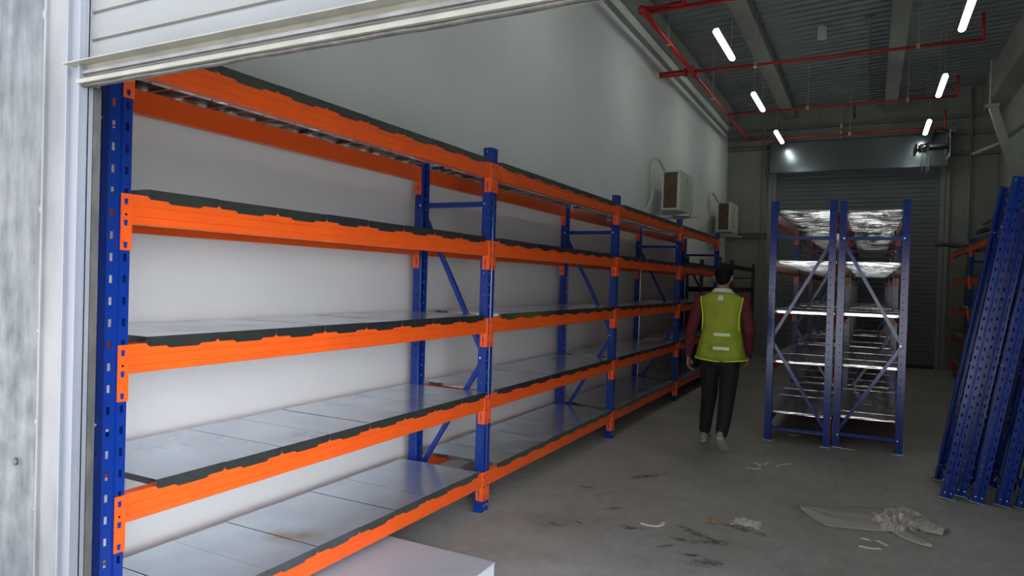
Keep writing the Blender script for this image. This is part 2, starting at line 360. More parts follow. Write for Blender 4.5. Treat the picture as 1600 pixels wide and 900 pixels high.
# chain hoist and motor on the hood
mo = thing('shutter_motor', 'shutter motor with shaft, black cables and chains at the right end of the hood', 'motor', (.72, 15.4, 4.3))
MB().tube([(.02, 0, .02), (.50, 0, .04)], .035, 14).build('shaft', M['zinc'], mo, True)
MB().tube([(.05, 0, .02), (.20, 0, .02)], .06, 14).build('motor_body', M['zinc'], mo, True)
MB().tube([(-.03, 0, 0), (0, 0, 0)], .09, 18).build('end_cap', M['black'], mo)
MB().tube([(.49, 0, .04), (.51, 0, .04)], .16, 24).build('sprocket', M['black'], mo)
MB().box(.525, .54, -.1, .13, -.2, .32).build('bracket', M['zinc'], mo)
MB().tube([(.12, -.05, .05), (.24, -.06, .12), (.30, -.05, .32), (.42, -.03, .33), (.60, 0, .24)], .016, 8).build('cable', M['black'], mo, True)
MB().tube([(.10, -.07, -.02), (.22, -.08, .05), (.33, -.05, .28)], .014, 8).build('cable', M['black'], mo, True)
for k, (dx, ln) in enumerate(((.09, .42), (.17, .45), (.20, .40))):
    mb = MB()
    for i in range(int(ln/.03)):
        zz = -.05-i*.03
        mb.tube([(dx-.004, -.03, zz), (dx+.004, -.03, zz-.024)], .005, 5)
    mb.build('chain', M['zinc'], mo)
o = MB().box(1.27, 1.38, 15.62, 15.75, 4.53, 4.74).tube([(1.33, 15.66, 4.74), (1.32, 15.66, 4.82)], .012).build('control_box', M['girt']); bevel(o)
tag(o, 'small grey control box right of the shutter hood', 'box')

# ------------------------------------------------------------------ near shutter and its frame, outside face
GY = 1.05
d2 = thing('door_2', None, None); struct(d2)
MB().box(-1.845, -1.772, GY-.003, GY+.003, 0, 2.9).box(-1.778, -1.772, GY, GY+.014, 0, 2.9).box(-1.848, -1.842, GY-.012, GY+.04, 0, 2.9).build('guide_rail', M['frame_white'], d2)
MB().box(-1.785, -1.779, GY-.018, GY-.003, 0, 2.9).build('guide_lip', M['frame_white'], d2)
MB().box(-1.845, -1.782, GY+.012, GY+.038, 0, 2.9).build('guide_channel', M['steel_grey'], d2)
MB().box(-1.781, -1.770, GY+.016, GY+.034, 0, 2.0).build('brush_strip', M['rubber'], d2)
mb = MB()
z = 2.046
while z < 2.9:
    mb.prism([(GY+.014, z+.066), (GY+.006, z+.064), (GY+.004, z+.055), (GY+.004, z+.012), (GY+.006, z+.003), (GY+.014, z), (GY+.022, z), (GY+.022, z+.066)], 'x', -1.835, 1.20)
    mb.box(-1.835, 1.20, GY+.013, GY+.02, z+.062, z+.072)
    z += .070
mb.build('shutter_curtain', M['curtain'], d2)
MB().box(-1.826, 1.20, GY-.034, GY+.004, 2.052, 2.055).box(-1.826, 1.20, GY-.002, GY+.003, 2.025, 2.055).build('ledge_angle', M['cream'], d2)
MB().box(-1.79, 1.20, GY-.012, GY+.016, 2.028, 2.036).box(-1.79, 1.20, GY, GY+.016, 2.012, 2.03).build('bottom_rail', M['angle'], d2)
MB().box(-1.79, 1.20, GY-.02, GY+.02, 2.003, 2.013).build('bottom_bar', M['cream'], d2)
mb = MB(); pts = []
for i in range(61):
    x = -1.79+i*.05; pts.append((x, GY-.004+.001*math.sin(i*.9), 1.999+.0008*math.sin(i*1.7)+.0006*math.sin(i*.53)))
mb.loft(pts, [(.009, .0042)]*61, 8, side=(0, 1, 0)); mb.build('rubber_seal', M['rubber'], d2, True)
MB().box(1.20, 1.36, GY-.003, YD, 0, 2.9).build('guide_rail', M['frame_white'], d2)
# cladding sheet and corner angle left of the door
o = MB().box(-3.6, -1.918, GY-.004, GY+.004, 0, 3.2).build('cladding_sheet', M['galv']); struct(o); o.name = 'trim_9'
for (bx, bz) in ((-2.0, 1.01), (-1.99, 2.6), (-2.01, .25)):
    pass
for z in (1.005, .2, 2.6):
    MB().ball((-2.058, GY-.006, z), (.011, .005, .011), 12, 6).build('rivet', M['galv'], o, True)
o = MB().box(-1.935, -1.848, GY-.012, GY-.004, 0, 3.2).box(-1.936, -1.930, GY-.02, GY-.004, 0, 3.2).build('trim_10', M['angle']); struct(bevel(o, .002))
mb = MB()
for z, s in ((1.69, 1.0), (1.37, .7), (1.13, .9), (.9, .6), (2.2, 1.2), (.5, .8)):
    mb.ball((-1.936, GY-.018, z), (.006*s, .005, .012*s), 8, 6)
mb.build('weld_bead', M['angle'], o, True)

# ------------------------------------------------------------------ racking kit: shared meshes, local frame: y along the bay, x=0 front face, depth to -D
L, H, D, UW, UD = 2.5403, 2.40, .60, .080, .062
PITCH_S = .0726
CONN_BOT = [2.110-.508*k for k in range(5)]; CH = .190
BTOP = [z+CH for z in CONN_BOT]; BH = .100
def upright_mesh(sgn=1):
    """slotted post, slots in the outward face and holes along the sides; spans y -UW..0, x 0..-UD"""
    mb = MB()
    ys = [-.080, -.069, -.058, -.047, -.043, -.037, -.033, -.022, -.011, 0.0]
    xs = [0, 0, 0, 0, -.007, -.007, 0, 0, 0, 0]
    zs = [0.0]; kinds = []
    k = 0
    while True:
        c = .053+k*PITCH_S
        if c+.02 > H: break
        zs += [c-.013, c+.013]; kinds += ['s', 'h']; k += 1
    zs.append(H); kinds.append('s')
    for zi in range(len(zs)-1):
        z0, z1 = zs[zi], zs[zi+1]
        for j in range(9):
            if kinds[zi] == 'h' and j in (1, 7): continue
            mb.add([(xs[j], ys[j], z0), (xs[j+1], ys[j+1], z0), (xs[j+1], ys[j+1], z1), (xs[j], ys[j], z1)], [(0, 1, 2, 3)])
        # side walls
        for yy, o in ((-.080, 0), (0.0, 1)):
            for (xa, xb, hole) in ((0, -.034, 0), (-.034, -.044, 1), (-.044, -UD, 0)):
                if hole and kinds[zi] == 'h':
                    zc = (z0+z1)/2
                    q = [(xa, yy, z0), (xb, yy, z0), (xb, yy, zc-.006), (xa, yy, zc-.006)]; mb.add(q, [(0, 1, 2, 3) if o else (3, 2, 1, 0)])
                    q = [(xa, yy, zc+.006), (xb, yy, zc+.006), (xb, yy, z1), (xa, yy, z1)]; mb.add(q, [(0, 1, 2, 3) if o else (3, 2, 1, 0)])
                else:
                    q = [(xa, yy, z0), (xb, yy, z0), (xb, yy, z1), (xa, yy, z1)]; mb.add(q, [(0, 1, 2, 3) if o else (3, 2, 1, 0)])
    for yy, s in ((-.080, 1), (0.0, -1)):
        q = [(-UD, yy, 0), (-UD, yy+s*.014, 0), (-UD, yy+s*.014, H), (-UD, yy, H)]; mb.add(q, [(0, 1, 2, 3) if s > 0 else (3, 2, 1, 0)])
        q = [(-UD, yy+s*.014, 0), (-UD+.012, yy+s*.017, 0), (-UD+.012, yy+s*.017, H), (-UD, yy+s*.014, H)]; mb.add(q, [(0, 1, 2, 3) if s > 0 else (3, 2, 1, 0)])
    if sgn < 0: mb.v = [(-D-x, y, z) for x, y, z in mb.v]; mb.f = [f[::-1] for f in mb.f]
    # weld doubled vertices so that the sheet thickens as one skin
    seen = {}; idx = []; nv = []
    for p in mb.v:
        kk = (round(p[0], 4), round(p[1], 4), round(p[2], 4))
        if kk not in seen: seen[kk] = len(nv); nv.append(p)
        idx.append(seen[kk])
    mb.v = nv; mb.f = [tuple(idx[i] for i in f) for f in mb.f]
    return mb.mesh('upright', M['blue'])
ME = {}
ME['upf'] = upright_mesh(1); ME['upr'] = upright_mesh(-1)
def brace_mesh(a, b, w_=.034, yc=-.040):
    """flat channel between (x,z) a and b in the frame plane"""
    mb = MB(); A = Vector((a[0], 0, a[1])); B = Vector((b[0], 0, b[1])); d = (B-A).normalized(); q = Vector((0, 1, 0)).cross(d)
    for (s0, s1, y0, y1) in ((-w_/2, w_/2, yc-.012, yc-.010), (-w_/2, -w_/2+.002, yc-.010, yc+.012), (w_/2-.002, w_/2, yc-.010, yc+.012)):
        vs = [P+q*s+Vector((0, y_, 0)) for P in (A, B) for s in (s0, s1) for y_ in (y0, y1)]
        mb.add(vs, [(0, 1, 3, 2), (4, 6, 7, 5), (0, 4, 5, 1), (2, 3, 7, 6), (0, 2, 6, 4), (1, 5, 7, 3)])
    return mb.mesh('brace', M['blue'])
XFr, XRr = -.045, -D+.045
ME['br'] = [brace_mesh((XFr, 2.035), (XRr, 2.035)), brace_mesh((XRr, 1.99), (XFr, 1.04), .030), brace_mesh((XFr, 1.00), (XRr, .16), .030), brace_mesh((XFr, .125), (XRr, .125))]
BOLTS = ((XFr, 2.035), (XRr, 2.035), (XFr, 1.02), (XRr, .125), (XFr, .125))
ME['bolt'] = MB().tube([(0, -.084, 0), (0, -.0535, 0)], .0075, 8).mesh('bolt', M['zinc'])
ME['footf'] = MB().box(-.085, .006, -.098, .018, 0, .004).tube([(.004, -.06, .045), (-.004, -.06, .045)], .006, 8).tube([(.004, -.02, .045), (-.004, -.02, .045)], .006, 8).mesh('foot_plate', M['zinc'])
ME['footr'] = MB().box(-D-.006, -D+.085, -.098, .018, 0, .004).mesh('foot_plate', M['zinc'])
def beam_mesh(rear=False):
    p = [(-.002, 0), (-.002, -.036), (-.0045, -.0375), (-.0045, -.0395), (-.002, -.041), (-.002, -.071), (-.004, -.0725), (-.002, -.074), (-.004, -.098), (-.006, -BH), (-.046, -BH), (-.048, -.098), (-.048, -.002), (-.046, 0)]
    if rear: p = [(-D-x, z) for x, z in p][::-1]
    return MB().prism(p, 'y', .0035, L-UW-.0035).mesh('beam', M['orange'])
ME['bf'] = beam_mesh(); ME['brr'] = beam_mesh(True)
def hole_plate(mb, y0, y1, z0, z1, x0, x1, holes):
    """plate in the y-z plane with trapezoid holes (yc, zc, w_top, w_bot, h)"""
    zz = z0
    for (yc, zc, wt, wb, h) in sorted(holes, key=lambda q: q[1]):
        a, b = zc-h/2, zc+h/2
        if a > zz: mb.box(x0, x1, y0, y1, zz, a)
        mb.prism([(y0, a), (yc-wb/2, a), (yc-wt/2, b), (y0, b)], 'x', x0, x1)
        mb.prism([(yc+wb/2, a), (y1, a), (y1, b), (yc+wt/2, b)], 'x', x0, x1)
        zz = b
    mb.box(x0, x1, y0, y1, zz, z1)
def connector_mesh(end, rear):
    mb = MB()
    if end == 0: ya, yb, ys0, ys1 = -.036, .0, .0005, .003
    else: ya, yb, ys0, ys1 = L-UW, L-UW+.036, L-UW-.003, L-UW-.0005
    yc = (ya+yb)/2
    hole_plate(mb, ya if end == 0 else ys0, ys1 if end == 0 else yb, 0, CH, .0015, .0045, [(yc, .163, .016, .011, .020), (yc, .092, .016, .011, .020), (yc, .120, .008, .008, .008), (yc, .018, .016, .011, .020)])
    # inward leg along the post side, slotted below the beam
    xl = -.048
    mb.box(xl, .0015, ys0, ys1, .078, CH)
    mb.box(xl, -.030, ys0, ys1, .0, .078); mb.box(-.022, .0015, ys0, ys1, 0, .078)
    mb.box(-.030, -.022, ys0, ys1, .070, .078); mb.box(-.030, -.022, ys0, ys1, .018, .026); mb.box(-.030, -.022, ys0, ys1, 0, .008)
    if rear: mb.v = [(-D-x, y, z) for x, y, z in mb.v]; mb.f = [f[::-1] for f in mb.f]
    return mb.mesh('beam_connector', M['orange'])
ME['con'] = {(e, r): connector_mesh(e, r) for e in (0, 1) for r in (False, True)}
PW = .2895
def panel_mesh(seed):
    r = random.Random(seed); mb = MB(); T = .022
    dz = r.uniform(-.0012, .0012); dish = r.uniform(.3, 1.2)
    xo, xi = .0045, -D-.0045
    nx, ny = 6, 4     # top sheet, very slightly dished
    g = lambda i, j: (xo+(xi-xo)*i/nx, .0005+(PW-.001)*j/ny, T+dz)
    vs = [g(i, j) for i in range(nx+1) for j in range(ny+1)]; n1 = len(vs); vs += [(a, b, c-.0012) for a, b, c in vs]
    q = ny+1; fs = []
    for i in range(nx):
        for j in range(ny):
            a = i*q+j; fs.append((a, a+q, a+q+1, a+1)[::-1]); fs.append((n1+a, n1+a+q, n1+a+q+1, n1+a+1))
    mb.add(vs, fs)
    mb.box(xi, xo, 0, .0015, 0, T+dz); mb.box(xi, xo, PW-.0015, PW, 0, T+dz)           # side lips
    w_ = PW
    lip = [(0, 0), (w_, 0), (w_, -.026), (w_*.965, -.034), (w_*.76, -.034), (w_*.72, -.043), (w_*.30, -.043), (w_*.26, -.034), (w_*.035, -.034), (0, -.026)]
    for x0 in (xo-.0015, xi):
        mb.prism([(y_, T+dz+z_) for y_, z_ in lip], 'x', x0, x0+.0015)
    # stiffening channel underneath and cross web
    for yy in (.30, .66): mb.box(-D+.055, -.055, PW*yy, PW*yy+.0015, -.006, T-.004).box(-D+.055, -.055, PW*yy, PW*yy+.010, -.0072, -.006)
    mb.box(-D*.36, -D*.36+.0015, .002, PW-.002, -.008, T-.004).box(-D*.66, -D*.66+.0015, .002, PW-.002, -.008, T-.004)
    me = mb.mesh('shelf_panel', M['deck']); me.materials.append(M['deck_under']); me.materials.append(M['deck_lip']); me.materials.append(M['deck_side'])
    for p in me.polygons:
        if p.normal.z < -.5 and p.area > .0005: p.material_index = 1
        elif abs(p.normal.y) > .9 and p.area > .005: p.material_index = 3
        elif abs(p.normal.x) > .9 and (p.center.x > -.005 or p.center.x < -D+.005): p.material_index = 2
    return me
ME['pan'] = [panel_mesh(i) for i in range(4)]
STARTS = [.042, .060, .067, .115, .054]

def frame(parent, y, mirror=False):
    for k in ('upf', 'upr'):
        o = put('upright', ME[k], parent, (0, y, 0)); s = o.modifiers.new('sheet', 'SOLIDIFY'); s.thickness = .0022; s.offset = -1
    for m_ in ME['br']: put('brace', m_, parent, (0, y, 0))
    for (bx, bz) in BOLTS: put('bolt', ME['bolt'], parent, (bx, y, bz))
    put('foot_plate', ME['footf'], parent, (0, y, 0)); put('foot_plate', ME['footr'], parent, (0, y, 0))
def make_bay(label, loc, rz=0, near=True, far=False, group=None, seed=0, levels=range(5), skip=()):
    r = random.Random(seed)
    t = thing('storage_rack', label, 'rack', loc, rz, group)
    if near: frame(t, 0)
    if far: frame(t, L)
    for k in levels:
        for rear, me in ((False, ME['bf']), (True, ME['brr'])):
            b = put('beam', me, t, (0, 0, BTOP[k]))
            for e in (0, 1): put('beam_connector', ME['con'][(e, rear)], b, (0, 0, CONN_BOT[k]-BTOP[k]))
        y = STARTS[k] if seed == 0 else r.uniform(.045, .11)
        for i in range(8):
            if (k, i) in skip: continue
            put('shelf_panel', ME['pan'][r.randrange(4)], t, (0, y+.293*i, BTOP[k]))
    return t
XF0, Y1 = -2.2154, 1.4635
txt = ['nearest bay of the blue and orange rack along the left wall, beside the door frame', 'second bay of the left wall rack, its top level ending short of the air conditioners',
       'third bay of the left wall rack, below the nearer air conditioner', 'fourth and last blue and orange bay by the left wall, left of the person']
for i in range(4):
    make_bay(txt[i], (XF0, Y1+L*i, 0), 0, True, i == 3, 'bays of the left wall rack', seed=i)
# centre block, two rows back to back
YC = 7.50
for i in range(3):
    nm = ['front', 'middle', 'rear'][i]
    # turned half round: its local y runs back towards the door, so the frame at local y=L is the nearer one
    t = make_bay('%s bay of the left row in the free-standing centre block, beside the aisle' % nm, (-.903, YC-UW+L*(i+1)-UW, 0), math.pi, i == 2, True, 'left row of the centre block', seed=10+i)
    make_bay('%s bay of the right row in the free-standing centre block, nearer the leaning frames' % nm, (.318, YC+L*i, 0), 0, True, i == 2, 'right row of the centre block', seed=20+i)
# right wall row, facing left
XRR = 1.38
for i in range(4):
    lab = ['right wall rack bay hidden behind the leaning blue frames', 'right wall rack bay just beyond the leaning blue frames', 'right wall rack bay with a tall blue post, under the wrapped rolls', 'farthest right wall rack bay, beside the far shutter'][i]
    make_bay(lab, (XRR, 15.6-UW-L*(3-i), 0), math.pi, i == 0, True, 'right wall rack bays', seed=30+i) if i > 0 else None

# old brown racks in the far left corner
def old_bay(y0, y1, label, near):
    t = thing('old_storage_rack', label, 'rack', (XF0, y0, 0), 0, 'old brown racks in the far left corner')
    Ln = y1-y0
    for yy in ([0] if near else [])+[Ln]:
        for x in (-.06, -D):
            MB().box(x, x+.06, yy-.05, yy+.01, 0, 2.02).box(x+.01, x+.05, yy-.052, yy-.05, .05, 1.98).build('upright', M['old_rack'], t)
        MB().box(-D+.05, -.05, yy-.035, yy-.005, 1.7, 1.73).box(-D+.05, -.05, yy-.035, yy-.005, .4, .43).build('brace', M['old_rack'], t)
    for z in (1.93, 1.50, 1.12, .70, .28):
        for x in (-.05, -D):
            MB().box(x, x+.045, .012, Ln-.052, z-.08, z).box(x-.003 if x < -.1 else x+.045, x if x < -.1 else x+.048, .02, Ln-.06, z-.05, z-.03).build('beam', M['old_rack'], t)
        if z < 1.6: MB().box(-D+.002, -.004, .014, Ln-.054, z, z+.012).build('shelf_board', M['old_rack'], t)
old_bay(11.85, 13.0, 'old dark brown rack bay nearer the person in the far left corner', True)
old_bay(13.0, 15.6, 'old dark brown rack bay against the far wall in the left corner', False)

# leaning frames
def lean_frame(label, x, y, ang):
    t = thing('upright_frame', label, 'rack frame', (x, y, 0), 0, 'blue frames leaning at the right')
    # frame plane runs in depth (world y) and leans towards +x; slotted faces look towards the door
    t.rotation_euler = (0, ang, -math.pi/2)
    t.rotation_mode = 'XYZ'
    mtx = Matrix.Translation((x, y, .004)) @ Matrix.Rotation(ang, 4, 'Y') @ Matrix.Rotation(-math.pi/2, 4, 'Z')
    t.matrix_world = mtx
    frame(t, .0)
    return t
LA = math.atan(.375/2.37)
lb = ['leftmost blue rack frame of those leaning at the right', 'leaning blue rack frame set slightly back, second from the left', 'leaning blue rack frame in the middle of the stack',
      'leaning blue rack frame, second from the right edge of the photo', 'leaning blue rack frame at the right edge of the photo']
for k, (x, y) in enumerate(((.592, 6.02), (.690, 6.15), (.783, 6.02), (.935, 6.04), (1.056, 6.04))):
    lean_frame(lb[k], x, y, LA)

# ------------------------------------------------------------------ air conditioners on the left wall
def air_con(y, label, ln=.78):
    t = thing('air_conditioner', label, 'air conditioner', (-2.75, y, 2.62), 0, 'air conditioners on the left wall')
    W_, Hh = .27, .58
    b = MB()
    # end frame (faces the door) as four rails, plus closed casing behind
    b.box(0, W_, .02, ln, 0, Hh)
    b.box(0, .03, 0, .02, 0, Hh).box(W_-.045, W_, 0, .02, 0, Hh).box(.03, W_-.045, 0, .02, 0, .03).box(.03, W_-.045, 0, .02, Hh-.03, Hh)
    bevel(b.build('casing', M['white_plastic'], t), .006)
    g = MB().box(.03, W_-.045, .010, .019, .03, Hh-.03)
    for i in range(17): g.box(.03, W_-.045, .003, .010, .04+i*.031, .048+i*.031)
    g.build('coil_grille', M['grille'], t)
    f = MB()
    for rr in (.22, .18, .14, .10, .06):
        pts = [(W_+.006, ln*.42+rr*math.cos(a*math.pi/16), Hh/2+rr*math.sin(a*math.pi/16)) for a in range(33)]
        f.tube(pts, .004, 5)
    for a in range(8):
        f.tube([(W_+.004, ln*.42, Hh/2), (W_+.006, ln*.42+.22*math.cos(a*math.pi/4), Hh/2+.22*math.sin(a*math.pi/4))], .004, 5)
    f.build('fan_guard', M['white_plastic'], t)
    MB().box(W_, W_+.012, ln*.82, ln-.02, .03, Hh-.03).build('side_panel', M['white_plastic'], t)
    for yy in (.10, ln-.14):
        br_ = MB()
        br_.box(-.178, W_+.12, yy, yy+.04, -.05, -.045).box(-.178, W_+.12, yy, yy+.004, -.08, -.045).box(-.178, -.172, yy, yy+.04, -.35, -.045)
        br_.add([(-.172, yy, -.33), (-.172, yy+.004, -.33), (.2, yy+.004, -.06), (.2, yy, -.06), (-.172, yy, -.30), (-.172, yy+.004, -.30), (.2, yy+.004, -.045), (.2, yy, -.045)], [(0, 1, 2, 3), (4, 7, 6, 5), (0, 3, 7, 4), (1, 5, 6, 2), (0, 4, 5, 1), (3, 2, 6, 7)])
        br_.build('wall_bracket', M['white_plastic'], t)
    MB().box(.0, W_, .06, ln-.06, -.045, -.0).build('mounting_foot', M['steel_grey'], t)
    return t
air_con(9.95, 'nearer wall air conditioner unit with a brown coil side')
air_con(14.05, 'farther wall air conditioner unit, close to the far corner', .78)
def hose(pts, label, r=.022):
    # smooth the path
    P = [Vector(p) for p in pts]; out = []
    for i in range(len(P)-1):
        p0, p1, p2, p3 = P[max(i-1, 0)], P[i], P[i+1], P[min(i+2, len(P)-1)]
        for k in range(6):
            t = k/6; out.append(.5*((2*p1)+(p2-p0)*t+(2*p0-5*p1+4*p2-p3)*t*t+(3*p1-p0-3*p2+p3)*t**3))
    out.append(P[-1])
    o = MB().tube(out, r, 8).build('refrigerant_hose', M['white_plastic'], smooth=True); tag(o, label, 'hose', 'air conditioner hoses')
hose([(-2.895, 9.50, 2.52), (-2.88, 9.72, 2.66), (-2.86, 9.86, 2.88), (-2.85, 9.74, 3.12), (-2.85, 9.86, 3.33), (-2.84, 10.04, 3.38), (-2.82, 10.22, 3.30), (-2.77, 10.30, 3.19)], 'pale looped hose running to the nearer air conditioner')
hose([(-2.895, 13.35, 2.62), (-2.88, 13.66, 2.76), (-2.86, 13.80, 2.95), (-2.85, 13.70, 3.18), (-2.85, 13.85, 3.36), (-2.84, 14.12, 3.37), (-2.82, 14.35, 3.28), (-2.77, 14.4, 3.18)], 'pale looped hose running to the farther air conditioner')

# ------------------------------------------------------------------ sprinkler pipes
sp = thing('sprinkler_pipe', 'red sprinkler pipework running along the left and across the ceiling', 'pipe', (-2.40, 10.14, 4.65))
o0 = Vector((-2.40, 10.14, 4.65))
def sp_tube(name, pts, r, mt='red'):
    return MB().tube([Vector(p)-o0 for p in pts], r, 12).build(name, M[mt], sp, True)
sp_tube('main_pipe', [(-2.40, 7.62, 4.65), (-2.40, 15.35, 4.65)], .030)
sp_tube('main_pipe', [(-2.42, 7.62, 4.66), (-1.96, 7.64, 4.66), (-1.90, 7.60, 4.67), (-1.88, 7.5, 4.70), (-1.86, 7.44, 4.9), (-1.86, 7.44, 5.33)], .032)
for y, xe, r in ((7.72, 1.0, .026), (10.14, 1.13, .021), (12.9, 1.13, .019), (15.33, 1.16, .018)):
    sp_tube('branch_pipe', [(-2.40, y, 4.65), (xe, y, 4.65)], r)
    sp_tube('riser_pipe', [(xe, y, 4.64), (xe, y, 4.98)], r)
for x, y in ((-1.67, 7.72), (-1.86, 10.14)):
    sp_tube('riser_pipe', [(x, y, 4.65), (x, y, 4.95)], .019)
sp_tube('stub_pipe', [(-2.88, 10.13, 4.65), (-2.46, 10.13, 4.65)], .045)
sp_tube('stub_cap', [(XW+.002, 10.13, 4.65), (-2.88, 10.13, 4.65)], .052, 'white_plastic')
mb = MB()
for (x, y, r, ax) in ((-2.40, 10.02, .052, 'y'), (-2.40, 10.26, .05, 'y'), (-2.50, 10.13, .06, 'x'), (-2.40, 7.66, .052, 'y'), (-2.34, 7.72, .045, 'x'), (-2.34, 10.14, .04, 'x'), (-2.36, 12.9, .034, 'x')):
    c = Vector((x, y, 4.65))-o0; dv = Vector((.02, 0, 0)) if ax == 'x' else Vector((0, .02, 0))
    mb.tube([c-dv, c+dv], r, 14)
mb.ball(Vector((-2.40, 7.62, 4.65))-o0, .05, 12, 8); mb.ball(Vector((-2.40, 10.14, 4.65))-o0, .052, 12, 8)
mb.build('coupling', M['red'], sp, True)
for x, y in ((-1.52, 10.14), (-1.05, 12.9), (.45, 10.14), (.45, 12.9), (-2.40, 8.8), (-2.40, 11.6), (-.45, 15.33)):
    mb = MB(); c = Vector((x, y, 4.65))-o0; mb.tube([c, c+Vector((0, 0, roof_z(x)-4.66))], .005, 6)
    mb.tube([c+Vector((-.004, 0, -.03)), c+Vector((-.004, 0, .03))], .03, 8)
    mb.build('hanger_rod', M['zinc'], sp)

# ------------------------------------------------------------------ lamps
def lamp(x, y, z, label, skew=0):
    t = thing('batten_light', label, 'lamp', (x, y, z), skew, 'hanging strip lights')
    Lg = 1.13; RZ = roof_z(x)-.006
    MB().loft([(0, .0, 0), (0, .012, 0), (0, .04, 0), (0, Lg-.04, 0), (0, Lg-.012, 0), (0, Lg, 0)], [(.018, .010), (.032, .022), (.038, .027), (.038, .027), (.032, .022), (.018, .010)], 14).build('diffuser', M['lens'], t, True)
    MB().box(-.030, .030, .03, Lg-.03, .024, .042).build('housing', M['white_plastic'], t)
    for yy in (.12, Lg-.12):
        MB().tube([(0, yy, .04), (0, yy, RZ-z)], .0028, 6).tube([(0, yy, RZ-z-.03), (0, yy, RZ-z)], .02, 8).build('suspension_wire', M['zinc'], t)
for y, q in ((5.28, 'second row from the door'), (2.38, 'row just inside the door')):   # unseen rows added to light the upper wall, carrying on the same two lines
    lamp(-1.685, y, 4.5, 'added unseen strip light carrying on the left-hand line, %s' % q); lamp(.825, y, 4.5, 'added unseen strip light carrying on the right-hand line, %s' % q)
nm = ['nearest', 'middle', 'farthest']
for i, y in enumerate((8.18, 11.08, 13.93)):
    lamp(-1.685, y, 4.5, 'lit white strip light, %s of the left-hand line' % nm[i])
    lamp(.825, y-(0.08 if i == 0 else 0), 4.5, 'lit white strip light, %s of the right-hand line' % nm[i])
# small ceiling devices
def ceil_item(o, label, cat): return tag(o, label, cat)
o = MB().box(-.80, -.68, 11.0, 11.16, 5.22, 5.37).box(-.78, -.70, 10.97, 11.0, 5.24, 5.30).tube([(-.74, 11.08, 5.36), (-.74, 11.08, 5.46)], .01).build('ceiling_sensor', M['white_plastic'])
ceil_item(bevel(o), 'small white box hanging under the roof deck between the beams', 'sensor')
o = MB().tube([(-.13, 11.1, 5.42), (-.13, 14.9, 5.36)], .014).box(-.19, -.07, 11.0, 11.08, 5.40, 5.46).build('conduit_pipe', M['girt']); ceil_item(o, 'dark conduit running along the roof deck left of the right beam', 'pipe')
o = MB().tube([(-.637, 15.9, 5.40), (-.637, 15.9, 4.66)], .008).ball((-.637, 15.88, 4.95), (.03, .03, .06), 8, 6).ball((-.637, 15.88, 4.8), (.025, .025, .05), 8, 6).build('hanging_chain', M['zinc']); ceil_item(o, 'thin chain hanging on the far wall above the shutter hood', 'chain')
o = MB().tube([(-.50, 15.982, 5.41), (-.44, 15.982, 5.42), (-.40, 15.982, 5.36), (-.40, 15.982, 5.12)], .010).ball((-.40, 15.975, 5.14), (.02, .02, .05), 8, 6).build('cable_loop', M['black']); ceil_item(o, 'short black cable end dangling above the far shutter hood', 'cable')

# ------------------------------------------------------------------ wrapped rolls on the right rack
def roll(a, b, r, label):
    a, b = Vector(a), Vector(b); n = 12; pts = []; rad = []
    for i in range(n+1):
        t = i/n; pts.append(a+(b-a)*t+Vector((0, 0, .012*math.sin(5*t+a.x*7)))); q = r*(1+.13*math.sin(9*t+a.z*30)+.06*math.sin(23*t))
        if i in (0, n): q *= .45
        if i in (1, n-1): q *= .85
        rad.append((q*1.25, q*.8))
    o = MB().loft(pts, rad, 14, side=(b-a).cross(Vector((0, 0, 1)))).build('wrapped_roll', M['plastic_dark'], smooth=True)
    tag(o, label, 'roll', 'wrapped rolls on the right rack'); return o
zt = BTOP[0]+.024
roll((1.56, 11.4, zt+.075), (1.56, 14.4, zt+.075), .075, 'grey plastic wrapped roll at the bottom left of the pile on the right rack')
roll((1.79, 11.3, zt+.075), (1.79, 14.3, zt+.075), .075, 'grey plastic wrapped roll at the bottom right of the pile on the right rack')
roll((1.60, 11.5, zt+.225), (1.64, 14.2, zt+.225), .072, 'grey plastic wrapped roll in the middle of the pile on the right rack')
roll((1.72, 11.5, zt+.37), (1.70, 14.0, zt+.37), .068, 'grey plastic wrapped roll on top of the pile on the right rack')
roll((1.02, 14.75, zt+.075), (1.88, 14.95, zt+.075), .07, 'wrapped roll sticking out left of the right rack towards the shutter')

# ------------------------------------------------------------------ foreground board box
b = thing('white_box', 'low white box with a flat scuffed top on the floor in the foreground', 'box', (-1.63, 3.03, 0))
o = MB().prism([(0, 0), (-.68, 0), (-.68, -.9), (0, -.9)], 'z', .0, .112).build('box_body', M['foam_side'], b)
o = MB().prism([(.003, .003), (-.683, .003), (-.683, -.903), (.003, -.903)], 'z', .112, .120).build('lid', M['foam'], b)

# ------------------------------------------------------------------ litter
def strip(pts, label, w_=.014, h=.004):
    z = .0045
    P = [Vector((x, y, z)) for x, y in pts]
    o = MB().loft(P, [(w_, h)]*len(P), 8, side=(P[-1]-P[0]).cross(Vector((0, 0, 1)))).build('packing_strip', M['strip']); tag(o, label, 'strip', 'pale packing strips on the floor')
strip([(-1.255, 4.30), (-1.20, 4.292), (-1.155, 4.30), (-1.13, 4.34), (-1.135, 4.40)], 'bent white packing strip on the floor in front of the dark scuff marks')
strip([(-.89, 6.11), (-.82, 6.10), (-.775, 6.14)], 'bent white packing strip nearest the person, front one of the cluster')
strip([(-.845, 6.32), (-.79, 6.24)], 'short white strip behind the bent one near the person')
strip([(-.76, 6.28), (-.745, 6.40)], 'tiny white strip to the right of the cluster near the person', .010)
strip([(-.67, 6.30), (-.62, 6.40), (-.565, 6.45)], 'thin white strip with a curled end, left of the centre rack foot', .009)
strip([(-.01, 4.63), (.06, 4.625), (.105, 4.65)], 'longest pale strip in front of the plastic film')
strip([(.09, 4.79), (.14, 4.73)], 'short pale strip touching the end of the longest one')
